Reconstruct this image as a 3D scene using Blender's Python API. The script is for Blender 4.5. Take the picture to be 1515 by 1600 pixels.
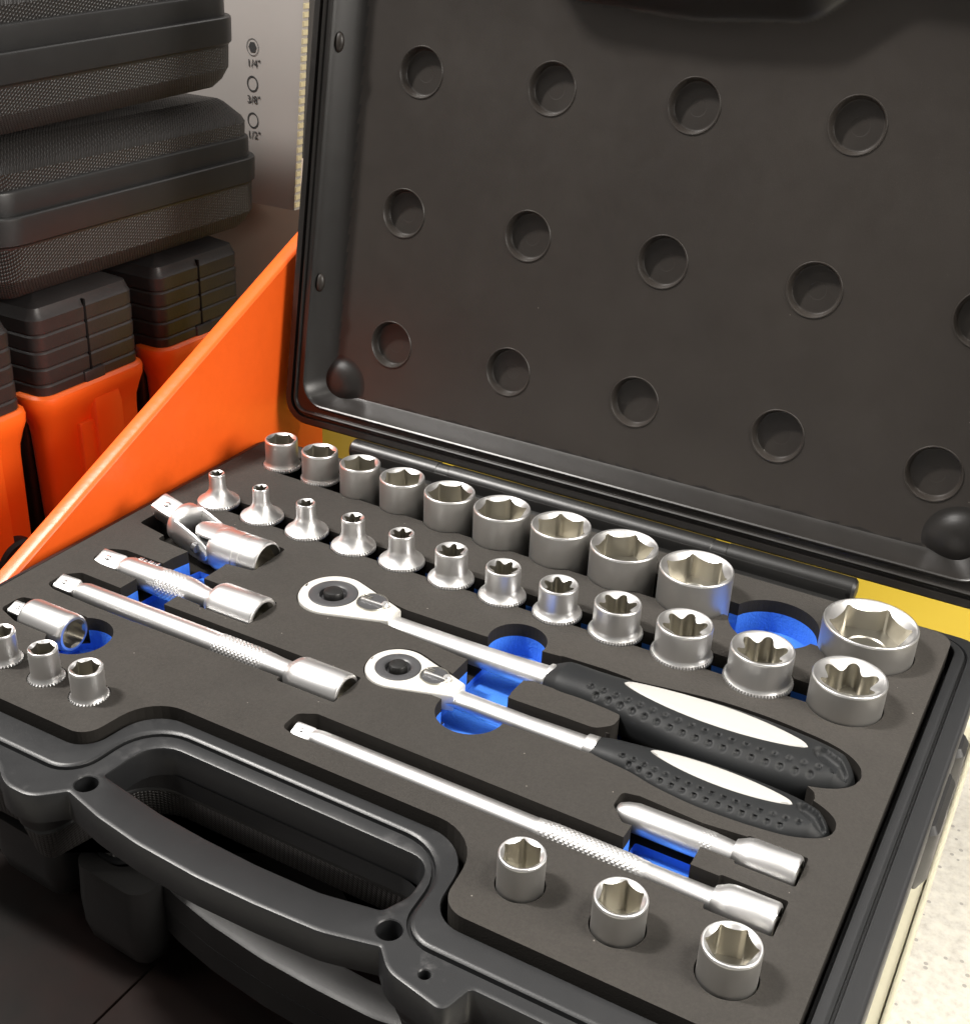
import bpy, bmesh, math, random
from math import sin, cos, pi, radians, sqrt, hypot, atan2
from mathutils import Vector, Matrix
from mathutils.geometry import delaunay_2d_cdt
import numpy as np
random.seed(7)
for o in list(bpy.data.objects): bpy.data.objects.remove(o)
C = bpy.context.scene.collection
SC = bpy.context.scene
MM = 0.001

# ------------------------------------------------------------------ camera
cd = bpy.data.cameras.new('camera'); cam = bpy.data.objects.new('camera', cd); C.objects.link(cam)
RW = ((0.87295996, 0.48619056, 0.03949238), (0.25690135, -0.38942203, -0.88450674), (-0.41465963, 0.78228462, -0.46485285))
m = Matrix.Identity(4)
for i in range(3):
    m[i][0] = RW[0][i]; m[i][1] = -RW[1][i]; m[i][2] = -RW[2][i]
m[0][3], m[1][3], m[2][3] = 0.41639, -0.50435, 0.300
cam.matrix_world = m
cd.sensor_fit = 'HORIZONTAL'; cd.sensor_width = 36; cd.lens = 36 * 1914.22 / 1515
cd.clip_start = 0.02; cd.clip_end = 60
SC.camera = cam

# ------------------------------------------------------------------ world, lamps, exposure
w = bpy.data.worlds.new('World'); SC.world = w; w.use_nodes = True
bg = w.node_tree.nodes['Background']; bg.inputs[0].default_value = (1.0, 0.96, 0.90, 1); bg.inputs[1].default_value = 0.20
SC.view_settings.view_transform = 'Standard'; SC.view_settings.look = 'None'; SC.view_settings.exposure = 0
def lamp(name, loc, target, sx, sy, power, col=(1, .95, .88), rot=0):
    d = bpy.data.lights.new(name, 'AREA'); d.shape = 'RECTANGLE'; d.size = sx; d.size_y = sy; d.energy = power; d.color = col
    o = bpy.data.objects.new(name, d); C.objects.link(o); o.location = loc
    q = (Vector(target) - Vector(loc)).to_track_quat('-Z', 'Y'); o.rotation_euler = q.to_euler()
    if rot: o.rotation_euler = (q @ Matrix.Rotation(rot, 3, 'Z').to_quaternion()).to_euler()
    return o
lamp('ceiling_lamp', (-0.976, -0.526, 2.004), (0.2, 0, 0.1), 0.11, 0.36, 76, (1, .96, .91))
lamp('ceiling_lamp', (-1.68, -0.36, 0.96), (0.2, 0, 0.1), 0.14, 0.3, 6)
lamp('light_panel', (-0.55, 0.25, 2.2), (0.1, -0.1, 0), 2.4, 2.2, 13, (1, .97, .94))
lamp('light_panel', (-0.95, -1.15, 1.9), (0.15, -0.1, 0), 0.95, 0.85, 11, (1, .98, .96))
lamp('light_panel', (0.35, 2.2, 2.1), (-0.1, 0.1, 0.15), 1.6, 1.2, 17, (1, .96, .92))  # added rear panel, for highlights on the stacked cases' bevels
l5 = lamp('light_panel', (1.45, -0.2, 2.0), (1.05, -0.05, -0.82), 0.7, 0.7, 14, (1, .96, .88)); l5.data.spread = radians(50)  # added lamp with narrow spread, brightens the floor at the right
lamp('light_panel', (2.2, -0.05, 1.05), (0.0, -0.05, 0.0), 0.9, 0.9, 54, (1, .95, .88))  # added side fill, far right and low, to brighten the orange panel

# ------------------------------------------------------------------ materials
def mat(name, col, rough=.5, metal=0, bump=None, mottle=None, spec=.5, fleck=None, coat=0, wear=None):
    M = bpy.data.materials.new(name); M.use_nodes = True; nt = M.node_tree; b = nt.nodes['Principled BSDF']
    b.inputs['Base Color'].default_value = (*col, 1); b.inputs['Roughness'].default_value = rough
    b.inputs['Metallic'].default_value = metal; b.inputs['Specular IOR Level'].default_value = spec
    b.inputs['Coat Weight'].default_value = coat
    tc = nt.nodes.new('ShaderNodeTexCoord')
    def noise(scale, detail=3, rough=.6):
        n = nt.nodes.new('ShaderNodeTexNoise'); n.inputs['Scale'].default_value = scale; n.inputs['Detail'].default_value = detail
        n.inputs['Roughness'].default_value = rough; nt.links.new(tc.outputs['Object'], n.inputs['Vector']); return n
    last = None
    if mottle:      # list of (scale, amount)
        for sc, am, c2 in mottle:
            n = noise(sc, 4); r = nt.nodes.new('ShaderNodeValToRGB')
            r.color_ramp.elements[0].position = .35; r.color_ramp.elements[1].position = .68
            nt.links.new(n.outputs['Fac'], r.inputs[0])
            mx = nt.nodes.new('ShaderNodeMix'); mx.data_type = 'RGBA'
            mu = nt.nodes.new('ShaderNodeMath'); mu.operation = 'MULTIPLY'; mu.inputs[1].default_value = am
            nt.links.new(r.outputs[0], mu.inputs[0]); nt.links.new(mu.outputs[0], mx.inputs[0])
            if last: nt.links.new(last, mx.inputs[6])
            else: mx.inputs[6].default_value = (*col, 1)
            mx.inputs[7].default_value = (*c2, 1); last = mx.outputs[2]
    if fleck:       # (scale, threshold, colour)
        n = nt.nodes.new('ShaderNodeTexVoronoi'); n.inputs['Scale'].default_value = fleck[0]; nt.links.new(tc.outputs['Object'], n.inputs['Vector'])
        lt = nt.nodes.new('ShaderNodeMath'); lt.operation = 'LESS_THAN'; lt.inputs[1].default_value = fleck[1]; nt.links.new(n.outputs['Distance'], lt.inputs[0])
        # only some of the cells carry a fleck
        sp = nt.nodes.new('ShaderNodeSeparateColor'); nt.links.new(n.outputs['Color'], sp.inputs[0])
        g = nt.nodes.new('ShaderNodeMath'); g.operation = 'GREATER_THAN'; g.inputs[1].default_value = fleck[3]; nt.links.new(sp.outputs[0], g.inputs[0])
        mu = nt.nodes.new('ShaderNodeMath'); mu.operation = 'MULTIPLY'; nt.links.new(lt.outputs[0], mu.inputs[0]); nt.links.new(g.outputs[0], mu.inputs[1])
        mx = nt.nodes.new('ShaderNodeMix'); mx.data_type = 'RGBA'; nt.links.new(mu.outputs[0], mx.inputs[0])
        if last: nt.links.new(last, mx.inputs[6])
        else: mx.inputs[6].default_value = (*col, 1)
        mx.inputs[7].default_value = (*fleck[2], 1); last = mx.outputs[2]
    if wear:
        ge = nt.nodes.new('ShaderNodeNewGeometry'); r = nt.nodes.new('ShaderNodeValToRGB')
        r.color_ramp.elements[0].position = .54; r.color_ramp.elements[1].position = .63
        nt.links.new(ge.outputs['Pointiness'], r.inputs[0]); n = noise(130, 5, .7)
        r2 = nt.nodes.new('ShaderNodeValToRGB'); r2.color_ramp.elements[0].position = .48; r2.color_ramp.elements[1].position = .66
        nt.links.new(n.outputs['Fac'], r2.inputs[0])
        mu = nt.nodes.new('ShaderNodeMath'); mu.operation = 'MULTIPLY'; nt.links.new(r.outputs[0], mu.inputs[0]); nt.links.new(r2.outputs[0], mu.inputs[1])
        mx = nt.nodes.new('ShaderNodeMix'); mx.data_type = 'RGBA'; nt.links.new(mu.outputs[0], mx.inputs[0])
        if last: nt.links.new(last, mx.inputs[6])
        else: mx.inputs[6].default_value = (*col, 1)
        mx.inputs[7].default_value = (*wear, 1); last = mx.outputs[2]
    if last: nt.links.new(last, b.inputs['Base Color'])
    if bump:        # list of (kind, scale, strength, distance)
        prev = None
        for kind, sc, st, di in bump:
            if kind == 'noise': n = noise(sc, 2); out = n.outputs['Fac']
            elif kind == 'dots':
                sx = nt.nodes.new('ShaderNodeSeparateXYZ'); nt.links.new(tc.outputs['Object'], sx.inputs[0])
                def mth(op, a, b_=None):
                    q = nt.nodes.new('ShaderNodeMath'); q.operation = op
                    for i_, v_ in enumerate((a, b_)):
                        if v_ is None: continue
                        if isinstance(v_, (int, float)): q.inputs[i_].default_value = v_
                        else: nt.links.new(v_, q.inputs[i_])
                    return q.outputs[0]
                u_ = mth('ADD', sx.outputs[0], sx.outputs[1]); v_ = mth('ADD', sx.outputs[2], mth('MULTIPLY', mth('SUBTRACT', sx.outputs[0], sx.outputs[1]), .75))
                pr = mth('MULTIPLY', mth('SINE', mth('MULTIPLY', u_, sc)), mth('SINE', mth('MULTIPLY', v_, sc)))
                out = mth('POWER', mth('ABSOLUTE', pr), .7)
            else:
                n = nt.nodes.new('ShaderNodeTexVoronoi'); n.inputs['Scale'].default_value = sc; n.feature = 'F1'
                if kind == 'grid': n.inputs['Randomness'].default_value = .0
                nt.links.new(tc.outputs['Object'], n.inputs['Vector']); out = n.outputs['Distance']
            bp = nt.nodes.new('ShaderNodeBump'); bp.inputs['Strength'].default_value = st; bp.inputs['Distance'].default_value = di
            nt.links.new(out, bp.inputs['Height'])
            if prev: nt.links.new(prev, bp.inputs['Normal'])
            prev = bp.outputs[0]
        nt.links.new(prev, b.inputs['Normal'])
        # the sheen varies a little too
        n = noise(bump[0][1] * .05, 3); mr = nt.nodes.new('ShaderNodeMapRange'); mr.inputs['To Min'].default_value = rough * .85; mr.inputs['To Max'].default_value = min(1, rough * 1.2)
        nt.links.new(n.outputs['Fac'], mr.inputs[0]); nt.links.new(mr.outputs[0], b.inputs['Roughness'])
    return M
M = {}
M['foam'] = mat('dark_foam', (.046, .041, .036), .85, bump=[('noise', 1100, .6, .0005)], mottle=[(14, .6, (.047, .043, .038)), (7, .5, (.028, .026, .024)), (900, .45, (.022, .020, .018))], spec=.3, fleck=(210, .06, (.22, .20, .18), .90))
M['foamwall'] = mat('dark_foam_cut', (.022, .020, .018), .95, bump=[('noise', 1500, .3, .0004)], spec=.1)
M['blue'] = mat('blue_foam', (.05, .20, .70), .85, bump=[('noise', 900, .6, .0006)], mottle=[(60, .4, (.065, .25, .80)), (700, .25, (.035, .15, .54))], spec=.3)
M['plastic'] = mat('black_plastic', (.0125, .013, .014), .36, bump=[('noise', 2600, .22, .0002)], mottle=[(30, .25, (.020, .020, .0205))], spec=.5, wear=(.17, .165, .165))
M['plainplastic'] = mat('plain_black_plastic', (.018, .0175, .0175), .40, bump=[('noise', 2600, .22, .0002)], mottle=[(30, .3, (.026, .0255, .025))])
M['lidplastic'] = mat('black_lid_plastic', (.028, .0235, .0205), .40, bump=[('noise', 1900, .16, .0002)], mottle=[(7, .6, (.040, .034, .029)), (22, .4, (.022, .018, .0155))], spec=.5, fleck=(120, .03, (.3, .28, .25), .95))
M['texplastic'] = mat('black_textured_plastic', (.024, .022, .021), .36, bump=[('dots', 1500, .8, .0007)], mottle=[(30, .4, (.034, .032, .031))])
M['chrome'] = mat('satin_chrome', (.86, .855, .85), .38, 1, mottle=[(60, .12, (.80, .79, .78))])
M['polish'] = mat('polished_chrome', (.94, .93, .92), .30, .95)
M['headface'] = mat('brushed_ratchet_face', (.86, .84, .79), .48, .55, mottle=[(400, .15, (.78, .75, .70))])
M['matchrome'] = mat('matt_chrome', (.58, .57, .55), .46, 1, mottle=[(90, .2, (.50, .47, .44))])
M['bore'] = mat('socket_bore_metal', (.47, .45, .40), .34, 1)
M['knurl'] = mat('knurled_chrome', (.90, .89, .88), .34, .9)
M['black'] = mat('black_rubber', (.011, .012, .013), .55, bump=[('noise', 1500, .15, .0002)], mottle=[(60, .3, (.016, .016, .016))], spec=.3)
M['darksteel'] = mat('dark_ratchet_disc', (.055, .055, .058), .38, 0, bump=[('noise', 1500, .15, .0003)])
M['inlay'] = mat('white_plastic_inlay', (.42, .41, .39), .5, mottle=[(120, .2, (.41, .40, .385))])
M['lidrim'] = mat('glossy_shaded_lid_rim', (.015, .0135, .0125), .34, bump=[('noise', 1900, .16, .0002)], mottle=[(40, .3, (.022, .020, .018))], wear=(.08, .075, .07))  # glossier than the lid panel; shade on walls and posts darkens the colour
M['gloss'] = mat('black_moulded_bump', (.011, .0108, .0105), .36, bump=[('noise', 1900, .2, .0002)])
M['void'] = mat('dark_hole', (.006, .006, .006), .8, spec=.1)
M['orange'] = mat('orange_paint', (1.0, .135, .014), .36, bump=[('noise', 90, .25, .0012), ('noise', 1200, .2, .0003)], mottle=[(140, .12, (.75, .08, .01)), (14, .25, (.97, .12, .012))])
M['orangeplastic'] = mat('orange_plastic', (1.0, .17, .016), .42, mottle=[(25, .25, (.92, .14, .012))])
M['darkplastic'] = mat('dark_ribbed_plastic', (.020, .018, .018), .45, bump=[('noise', 500, .2, .0005)], mottle=[(40, .5, (.035, .031, .030))])
M['yellow'] = mat('yellow_board', (.50, .35, .02), .45, bump=[('noise', 200, .05, .0005)], mottle=[(10, .3, (.44, .31, .02))])
M['cream'] = mat('cream_rail', (.50, .47, .35), .4, mottle=[(30, .3, (.60, .56, .42))])
M['floor'] = mat('terrazzo', (.82, .78, .68), .35, mottle=[(70, .75, (.50, .46, .40)), (130, .6, (.84, .81, .74))], fleck=(110, .30, (.45, .42, .37), .86))
M['table'] = mat('dark_table', (.006, .005, .0045), .55, spec=.15, bump=[('noise', 60, .15, .001)], mottle=[(12, .6, (.022, .008, .006)), (50, .3, (.012, .010, .009))], fleck=(60, .04, (.22, .2, .17), .9))  # reddish mottle: the orange's reflection put into the colour
M['card'] = mat('white_card', (.40, .37, .35), .7, mottle=[(12, .4, (.34, .315, .295))])
M['ink'] = mat('black_print', (.03, .03, .03), .7)
M['kraft'] = mat('kraft_flutes', (.62, .55, .36), .8)
M['brown'] = mat('brown_card', (.34, .27, .22), .8, mottle=[(14, .4, (.28, .22, .18))])
M['wall'] = mat('dim_backdrop', (.05, .045, .04), .9)

# ------------------------------------------------------------------ helpers
def ident(p): return p
LT = radians(80); LU = (0, cos(LT), sin(LT)); LN = (0, -sin(LT), cos(LT))
def lidmap(p):            # lid frame: x, u (up the lid), w (towards the viewer)
    x, u, ww = p; return (x, 32 + u * LU[1] + ww * LN[1], u * LU[2] + ww * LN[2])
def setp(o, label=None, cat=None, group=None, kind=None):
    if label: o['label'] = label
    if cat: o['category'] = cat
    if group: o['group'] = group
    if kind: o['kind'] = kind
    return o
def obj(name, verts, faces, mats, parent=None, midx=None, xf=ident, angle=32, loc=None, smooth=True):
    me = bpy.data.meshes.new(name)
    V = [tuple(c * MM for c in xf(v)) for v in verts]
    if loc: V = [(a[0] - loc[0] * MM, a[1] - loc[1] * MM, a[2] - loc[2] * MM) for a in V]
    me.from_pydata(V, [], faces); me.update()
    if not isinstance(mats, (list, tuple)): mats = [mats]
    for q in mats: me.materials.append(M[q])
    if midx is not None: me.polygons.foreach_set('material_index', midx)
    if smooth:
        me.polygons.foreach_set('use_smooth', [True] * len(me.polygons)); me.set_sharp_from_angle(angle=radians(angle))
    o = bpy.data.objects.new(name, me); C.objects.link(o)
    if parent: o.parent = parent; 
    if loc and not parent: o.location = tuple(c * MM for c in loc)
    return o
def empty(name, loc, label=None, cat=None, group=None, rz=0):
    o = bpy.data.objects.new(name, None); C.objects.link(o); o.location = tuple(c * MM for c in loc); o.rotation_euler.z = rz
    o.empty_display_size = .01
    return setp(o, label, cat, group)
def fillet(poly, rad, off=0, seg=8, step=None):
    """closed polygon (counter clockwise) grown by off, corners rounded; point count independent of off"""
    n = len(poly); P = [Vector(p) for p in poly]
    if not isinstance(rad, (list, tuple)): rad = [rad] * n
    Q = []
    for i in range(n):
        a, b, c = P[i - 1], P[i], P[(i + 1) % n]
        d1 = (b - a).normalized(); d2 = (c - b).normalized()
        n1 = Vector((d1.y, -d1.x)); n2 = Vector((d2.y, -d2.x))
        k = (n1 + n2); k = k / max(.15, k.dot(n1)) if k.length > 1e-6 else n1
        Q.append(b + k * off)
    out = []
    for i in range(n):
        a, b, c = Q[i - 1], Q[i], Q[(i + 1) % n]
        d1 = (b - a).normalized(); d2 = (c - b).normalized()
        cr = d1.x * d2.y - d1.y * d2.x
        ang = math.acos(max(-1, min(1, d1.dot(d2))))
        r = max(.05, rad[i] + (off if cr > 0 else -off))
        t = min(r * math.tan(ang / 2), .49 * (b - a).length, .49 * (c - b).length)
        if ang < 1e-3: out += [tuple(b)] * 1; continue
        r = t / math.tan(ang / 2)
        s = 1 if cr > 0 else -1
        p0 = b - d1 * t; cen = p0 + Vector((-d1.y, d1.x)) * r * s
        a0 = atan2(p0.y - cen.y, p0.x - cen.x)
        for k in range(seg + 1):
            q = a0 + s * ang * k / seg; out.append((cen.x + r * cos(q), cen.y + r * sin(q)))
    return out
def circ(x, y, r, n=32, ry=None): ry = ry or r; return [(x + r * cos(2 * pi * k / n), y + ry * sin(2 * pi * k / n)) for k in range(n)]
def densify(L, step=6):
    out = []
    for i in range(len(L)):
        a = Vector(L[i]); b = Vector(L[(i + 1) % len(L)]); k = max(1, int((b - a).length / step))
        for j in range(k): out.append(tuple(a.lerp(b, j / k)))
    return out
def pip(px, py, poly):    # numpy point in polygon
    P = np.array(poly); x, y = P[:, 0], P[:, 1]; x2, y2 = np.roll(x, -1), np.roll(y, -1)
    ins = np.zeros(len(px), bool)
    for a, b, c, d in zip(x, y, x2, y2):
        if b == d: continue
        cnd = ((b > py) != (d > py)) & (px < (c - a) * (py - b) / (d - b) + a); ins ^= cnd
    return ins
def cdt(loops):
    V = []; Ed = []
    for L in loops:
        s = len(V); V += [Vector(p) for p in L]; Ed += [(s + i, s + (i + 1) % len(L)) for i in range(len(L))]
    vo, eo, fo, ov, oe, of = delaunay_2d_cdt(V, Ed, [], 0, 1e-5)
    T = [tuple(f) for f in fo]
    vo = [tuple(v) for v in vo]
    # orient counter clockwise
    R = []
    for f in T:
        a = sum(vo[f[i]][0] * vo[f[(i + 1) % len(f)]][1] - vo[f[(i + 1) % len(f)]][0] * vo[f[i]][1] for i in range(len(f)))
        if abs(a) < 1e-9: continue
        R.append(f if a > 0 else f[::-1])
    return vo, R, ov
def hfield(name, chains, mats, parent=None, xf=ident, flip=False, angle=32, regmat=None):
    """chains: list of chains of nested loops [(loop, z)...], outer to inner; ('open') as last item leaves the inside open.
       A height surface: every point keeps its loop's height."""
    loops = []; zs = []; opens = []
    for ch in chains:
        for it in ch:
            if it == 'open': opens.append(loops[-1]); continue
            loops.append(it[0]); zs += [it[1]] * len(it[0])
    vo, F, ov = cdt(loops)
    z = [zs[o[0]] if o else 0 for o in ov]
    cx = np.array([sum(vo[i][0] for i in f) / len(f) for f in F]); cy = np.array([sum(vo[i][1] for i in f) / len(f) for f in F])
    keep = pip(cx, cy, loops[0])
    for L in opens: keep &= ~pip(cx, cy, L)
    F = [f for f, k in zip(F, keep) if k]
    if flip: F = [f[::-1] for f in F]
    midx = None
    if regmat:
        cx = cx[keep]; cy = cy[keep]; mi = np.zeros(len(F), int)
        for L, k in regmat: mi[pip(cx, cy, L)] = k
        midx = mi.tolist()
    return obj(name, [(v[0], v[1], zz) for v, zz in zip(vo, z)], F, mats, parent, midx, xf, angle)
def loft(name, rings, mats, parent=None, cap0=False, cap1=False, xf=ident, angle=32, ringmat=None, loc=None, close=True, mirror=False):
    n = len(rings[0]); V = [p for r in rings for p in r]; F = []; mi = []
    for k in range(len(rings) - 1):
        for i in range(n if close else n - 1):
            j = (i + 1) % n
            f = (k * n + i, k * n + j, (k + 1) * n + j, (k + 1) * n + i)
            F.append(f[::-1] if mirror else f); mi.append(ringmat[k] if ringmat else 0)
    def fan(r, rev):
        c = tuple(sum(p[q] for p in rings[r]) / n for q in range(3)); ci = len(V); V.append(c)
        for i in range(n):
            a, b = r % len(rings) * n + i, r % len(rings) * n + (i + 1) % n
            F.append((ci, b, a) if rev else (ci, a, b)); mi.append(ringmat[r] if ringmat else 0)
    if cap0: fan(0, not mirror)
    if cap1: fan(len(rings) - 1 if ringmat is None else len(rings) - 1, mirror) if ringmat is None else fan2(V, F, mi, rings, n, ringmat, mirror)
    return obj(name, V, F, mats, parent, mi, xf, angle, loc)
def fan2(V, F, mi, rings, n, ringmat, mirror):
    r = len(rings) - 1; c = tuple(sum(p[q] for p in rings[r]) / n for q in range(3)); ci = len(V); V.append(c)
    for i in range(n):
        a, b = r * n + i, r * n + (i + 1) % n; F.append((ci, b, a) if mirror else (ci, a, b)); mi.append(ringmat[-1])
def L3(L, z): return [(p[0], p[1], z) for p in L]
def box(name, a, b, mt, parent=None, bev=1.0, xf=ident, loc=None):
    x0, y0, z0 = a; x1, y1, z1 = b
    P = [(x0, y0), (x1, y0), (x1, y1), (x0, y1)]
    f = lambda o: fillet(P, bev, o, 3)
    return loft(name, [L3(f(-bev), z0), L3(f(-bev * .3), z0 + bev * .3), L3(f(0), z0 + bev), L3(f(0), z1 - bev), L3(f(-bev * .3), z1 - bev * .3), L3(f(-bev), z1)], mt, parent, True, True, xf, loc=loc)

# ================================================================== FOAM INSERT
FO = [(-1.5, 12), (-1.5, -245.5), (110.5, -245.5), (115, -213), (267, -213), (271, -249.5), (386, -249.5), (386, 12)]
FR = [8, 8, 9, 20, 22, 10, 8, 9]
foam_out = fillet(FO, FR, 0, 8)
def chan(st):     # stations (x, y_low, y_high) -> closed ccw polygon
    return [(s[0], s[1]) for s in st] + [(s[0], s[2]) for s in reversed(st)]
cuts = []         # (polygon, kind)
# sockets: name -> x, y, top z, rim radius, base radius
SOCK = dict(
 h1=(25.2, -11.4, 15.5, 9.0, 10.3), h2=(52.6, -13.1, 16.1, 9.9, 10.6), h3=(80.0, -14.5, 16.5, 10.9, 10.9), h4=(107.6, -16, 16.3, 11.9, 11.9), h5=(137.6, -17.9, 16.8, 13.2, 13.2),
 h6=(168.6, -18.7, 16.8, 14.4, 14.4), h7=(201.5, -18.6, 16.8, 14.9, 14.9), h8=(235.6, -19.5, 16.3, 16.4, 16.4), h9=(273.0, -21.5, 16.6, 17.3, 17.3), h10=(353.8, -20, 13.7, 20.6, 20.6),
 e1=(25.4, -66, 16.4, 4.2, 11), e2=(54.6, -66.8, 16.5, 4.2, 11), e3=(83.2, -67.1, 16.2, 4.9, 10.9), e4=(111.6, -67, 16, 5.8, 11.1), e5=(139.6, -66.6, 15.6, 6.3, 11.2), e6=(168.1, -67.7, 15.8, 7.8, 11),
 e7=(196, -67.9, 15.4, 8.3, 11.1), e8=(224.3, -67.4, 15.1, 9, 11.3), e9=(253.3, -67.2, 15, 10.6, 12.2), e10=(284.8, -67, 15.2, 12.3, 13.5), e11=(319.6, -67.5, 15.3, 13.5, 14.7), e12=(356.3, -66.2, 13.7, 15.3, 15.3),
 l1=(45.1, -225.4, 14, 5.8, 7.2), l2=(68.8, -225.1, 14.2, 6, 7.3), l3=(92.4, -225.1, 13.6, 6.8, 7.7),
 r1=(288.8, -226.8, 13.9, 8.1, 8.1), r2=(324.2, -226.6, 13, 8.9, 8.9), r3=(361.2, -227, 13.2, 9.6, 9.6))
for k, (x, y, zt, rt, rb) in SOCK.items():
    cuts.append((circ(x, y, rb + .6, 40), 'hole'))
cuts.append(([(25, -22), (80, -24), (200, -30), (274, -32), (274, -10), (200, -9), (80, -6), (25, -5)], 'chan'))
cuts.append((chan([(25, -72.5, -61), (356, -74, -60)]), 'finger'))
cuts.append((circ(312.5, -22.5, 20.5, 48), 'finger'))
cuts.append((chan([(285, -27, -14), (340, -30, -18)]), 'finger'))
def tool(pts, kind='chan', r=1.5): cuts.append((fillet(pts, r, 0, 4), kind))
# long extension bar
tool(chan([(170, -201, -191), (177, -202.5, -187), (348, -202.5, -188)]), r=3)
tool(chan([(345, -205, -187), (369, -205, -187)]), r=1)
# lower right extension bar
tool(chan([(299.5, -174, -166), (306, -181, -164.5), (331, -178, -166), (350, -178, -164)]), r=2.2)
tool(chan([(347, -179.5, -163.5), (369, -179.5, -163.5)]), r=1)
tool(chan([(309.5, -197, -174), (334.5, -196, -174)]), 'finger', 1)
# medium bar
tool(chan([(14, -173, -163), (20, -175, -157.5), (45, -176, -158), (152, -175, -158)]), r=3)
tool(chan([(149, -177.5, -157.5), (178, -177.5, -157.5)]), r=1)
# short bar
tool(chan([(14, -145, -134), (22, -147, -130.5), (88, -150, -131)]), r=3)
tool(chan([(85, -151, -129.5), (113, -151, -129.5)]), r=1)
tool([(44, -176), (71, -176), (71, -110), (49, -110), (46, -124)], 'finger', 1)
# universal joint
tool(chan([(8, -106, -93), (30, -110, -91)]), r=2)
tool(chan([(27, -114, -88), (56, -116, -86), (86, -113, -88)]), r=2)
# adapter
tool(chan([(13, -199, -187.5), (26, -203, -184), (52, -203, -184)]), r=3)
cuts.append((circ(58, -196.5, 14.2, 40), 'finger'))
# ratchets
def wpoly(st, cy, grow=0): return [(x, cy - h - grow) for x, h in st] + [(x, cy + h + grow) for x, h in reversed(st)]
def headpts(cx, r, x1, h1, n=18):
    a1 = math.acos((r - h1) / max(1, (x1 - cx))) if x1 > cx else 0
    out = []
    for k in range(n + 1):
        t = pi + (a1 - pi) * k / n; out.append((cx + r * cos(t), max(.05, r * sin(t))))
    return out
R1H = headpts(130.5, 16.3, 160, 6.8) + [(160, 7.0), (164, 5.2)]
R2H = headpts(187, 14.0, 213, 6.2) + [(213, 6.3), (217, 4.8)]
R1G = [(243, 7.5), (250, 10.5), (262, 10.5), (275, 11.5), (292, 14.5), (312, 17.2), (332, 17.2), (350, 15.2), (359, 13.2), (365, 10.6), (369, 7.6), (371.6, 4.2), (372.5, 1.0), (372.6, .3)]
R2G = [(278, 5.8), (284, 7.2), (296, 8.6), (308, 11.6), (324, 13.6), (340, 13.4), (354, 12.0), (361, 10.2), (366.5, 7.6), (369.8, 5), (371.4, 2.6), (371.9, .8), (372, .3)]
Y1, Y2 = -110.5, -143.5
cuts.append((wpoly(R1H, Y1, .9), 'chan')); cuts.append((wpoly(R2H, Y2, .9), 'chan'))
tool(chan([(150, -118, -100.5), (166, -118, -103), (205, -122, -102.5), (246, -123, -98)]), r=3)
def catm(G, n=8):
    out = []
    for i in range(len(G) - 1):
        p0, p1, p2, p3 = G[max(0, i - 1)], G[i], G[i + 1], G[min(len(G) - 1, i + 2)]
        for k in range(n):
            t = k / n; out.append(tuple(.5 * (2 * p1[j] + (p2[j] - p0[j]) * t + (2 * p0[j] - 5 * p1[j] + 4 * p2[j] - p3[j]) * t * t + (3 * p1[j] - p0[j] - 3 * p2[j] + p3[j]) * t ** 3) for j in (0, 1)))
    out.append(G[-1]); return out
tool(chan([(240, -124, -98), (262, -124, -97), (276, -124, -97.5)]), r=3)
cuts.append(([(x + 1.2, y + 1.0) for x, y in wpoly(catm([(x, h + 1.2) for x, h in R1G[:-1]] + [(372.6, 2.4), (372.9, .4)]), Y1 - 1.2)], 'chan'))
tool(chan([(205, -152, -135.5), (240, -153, -137), (281, -152, -136)]), r=3)
cuts.append(([(x + 1.0, y + .8) for x, y in wpoly(catm([(x, h + 1.1) for x, h in R2G[:-1]] + [(371.8, 2.2), (372.1, .4)]), Y2 - 1.4)], 'chan'))
tool([(268, -137), (268, -118), (352, -122), (361, -128), (363, -134), (350, -134)], 'chan', 3)
cuts.append((circ(219.8, -97.5, 13.2, 40), 'finger')); cuts.append((circ(228, -153.5, 14.5, 40), 'finger'))
tool([(208.5, -150), (236, -150), (236, -118), (231, -100), (208.5, -100)], 'finger', 2)
tool([(268, -140), (274, -140), (281, -120), (276, -116)], 'finger', 1)
island = fillet([(235.5, -136), (236, -121.5), (262, -121), (281, -122), (280.5, -131), (275, -136.5), (254, -136.5)], [3, 4, 6, 5, 5, 6, 6], 0, 5)
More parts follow.
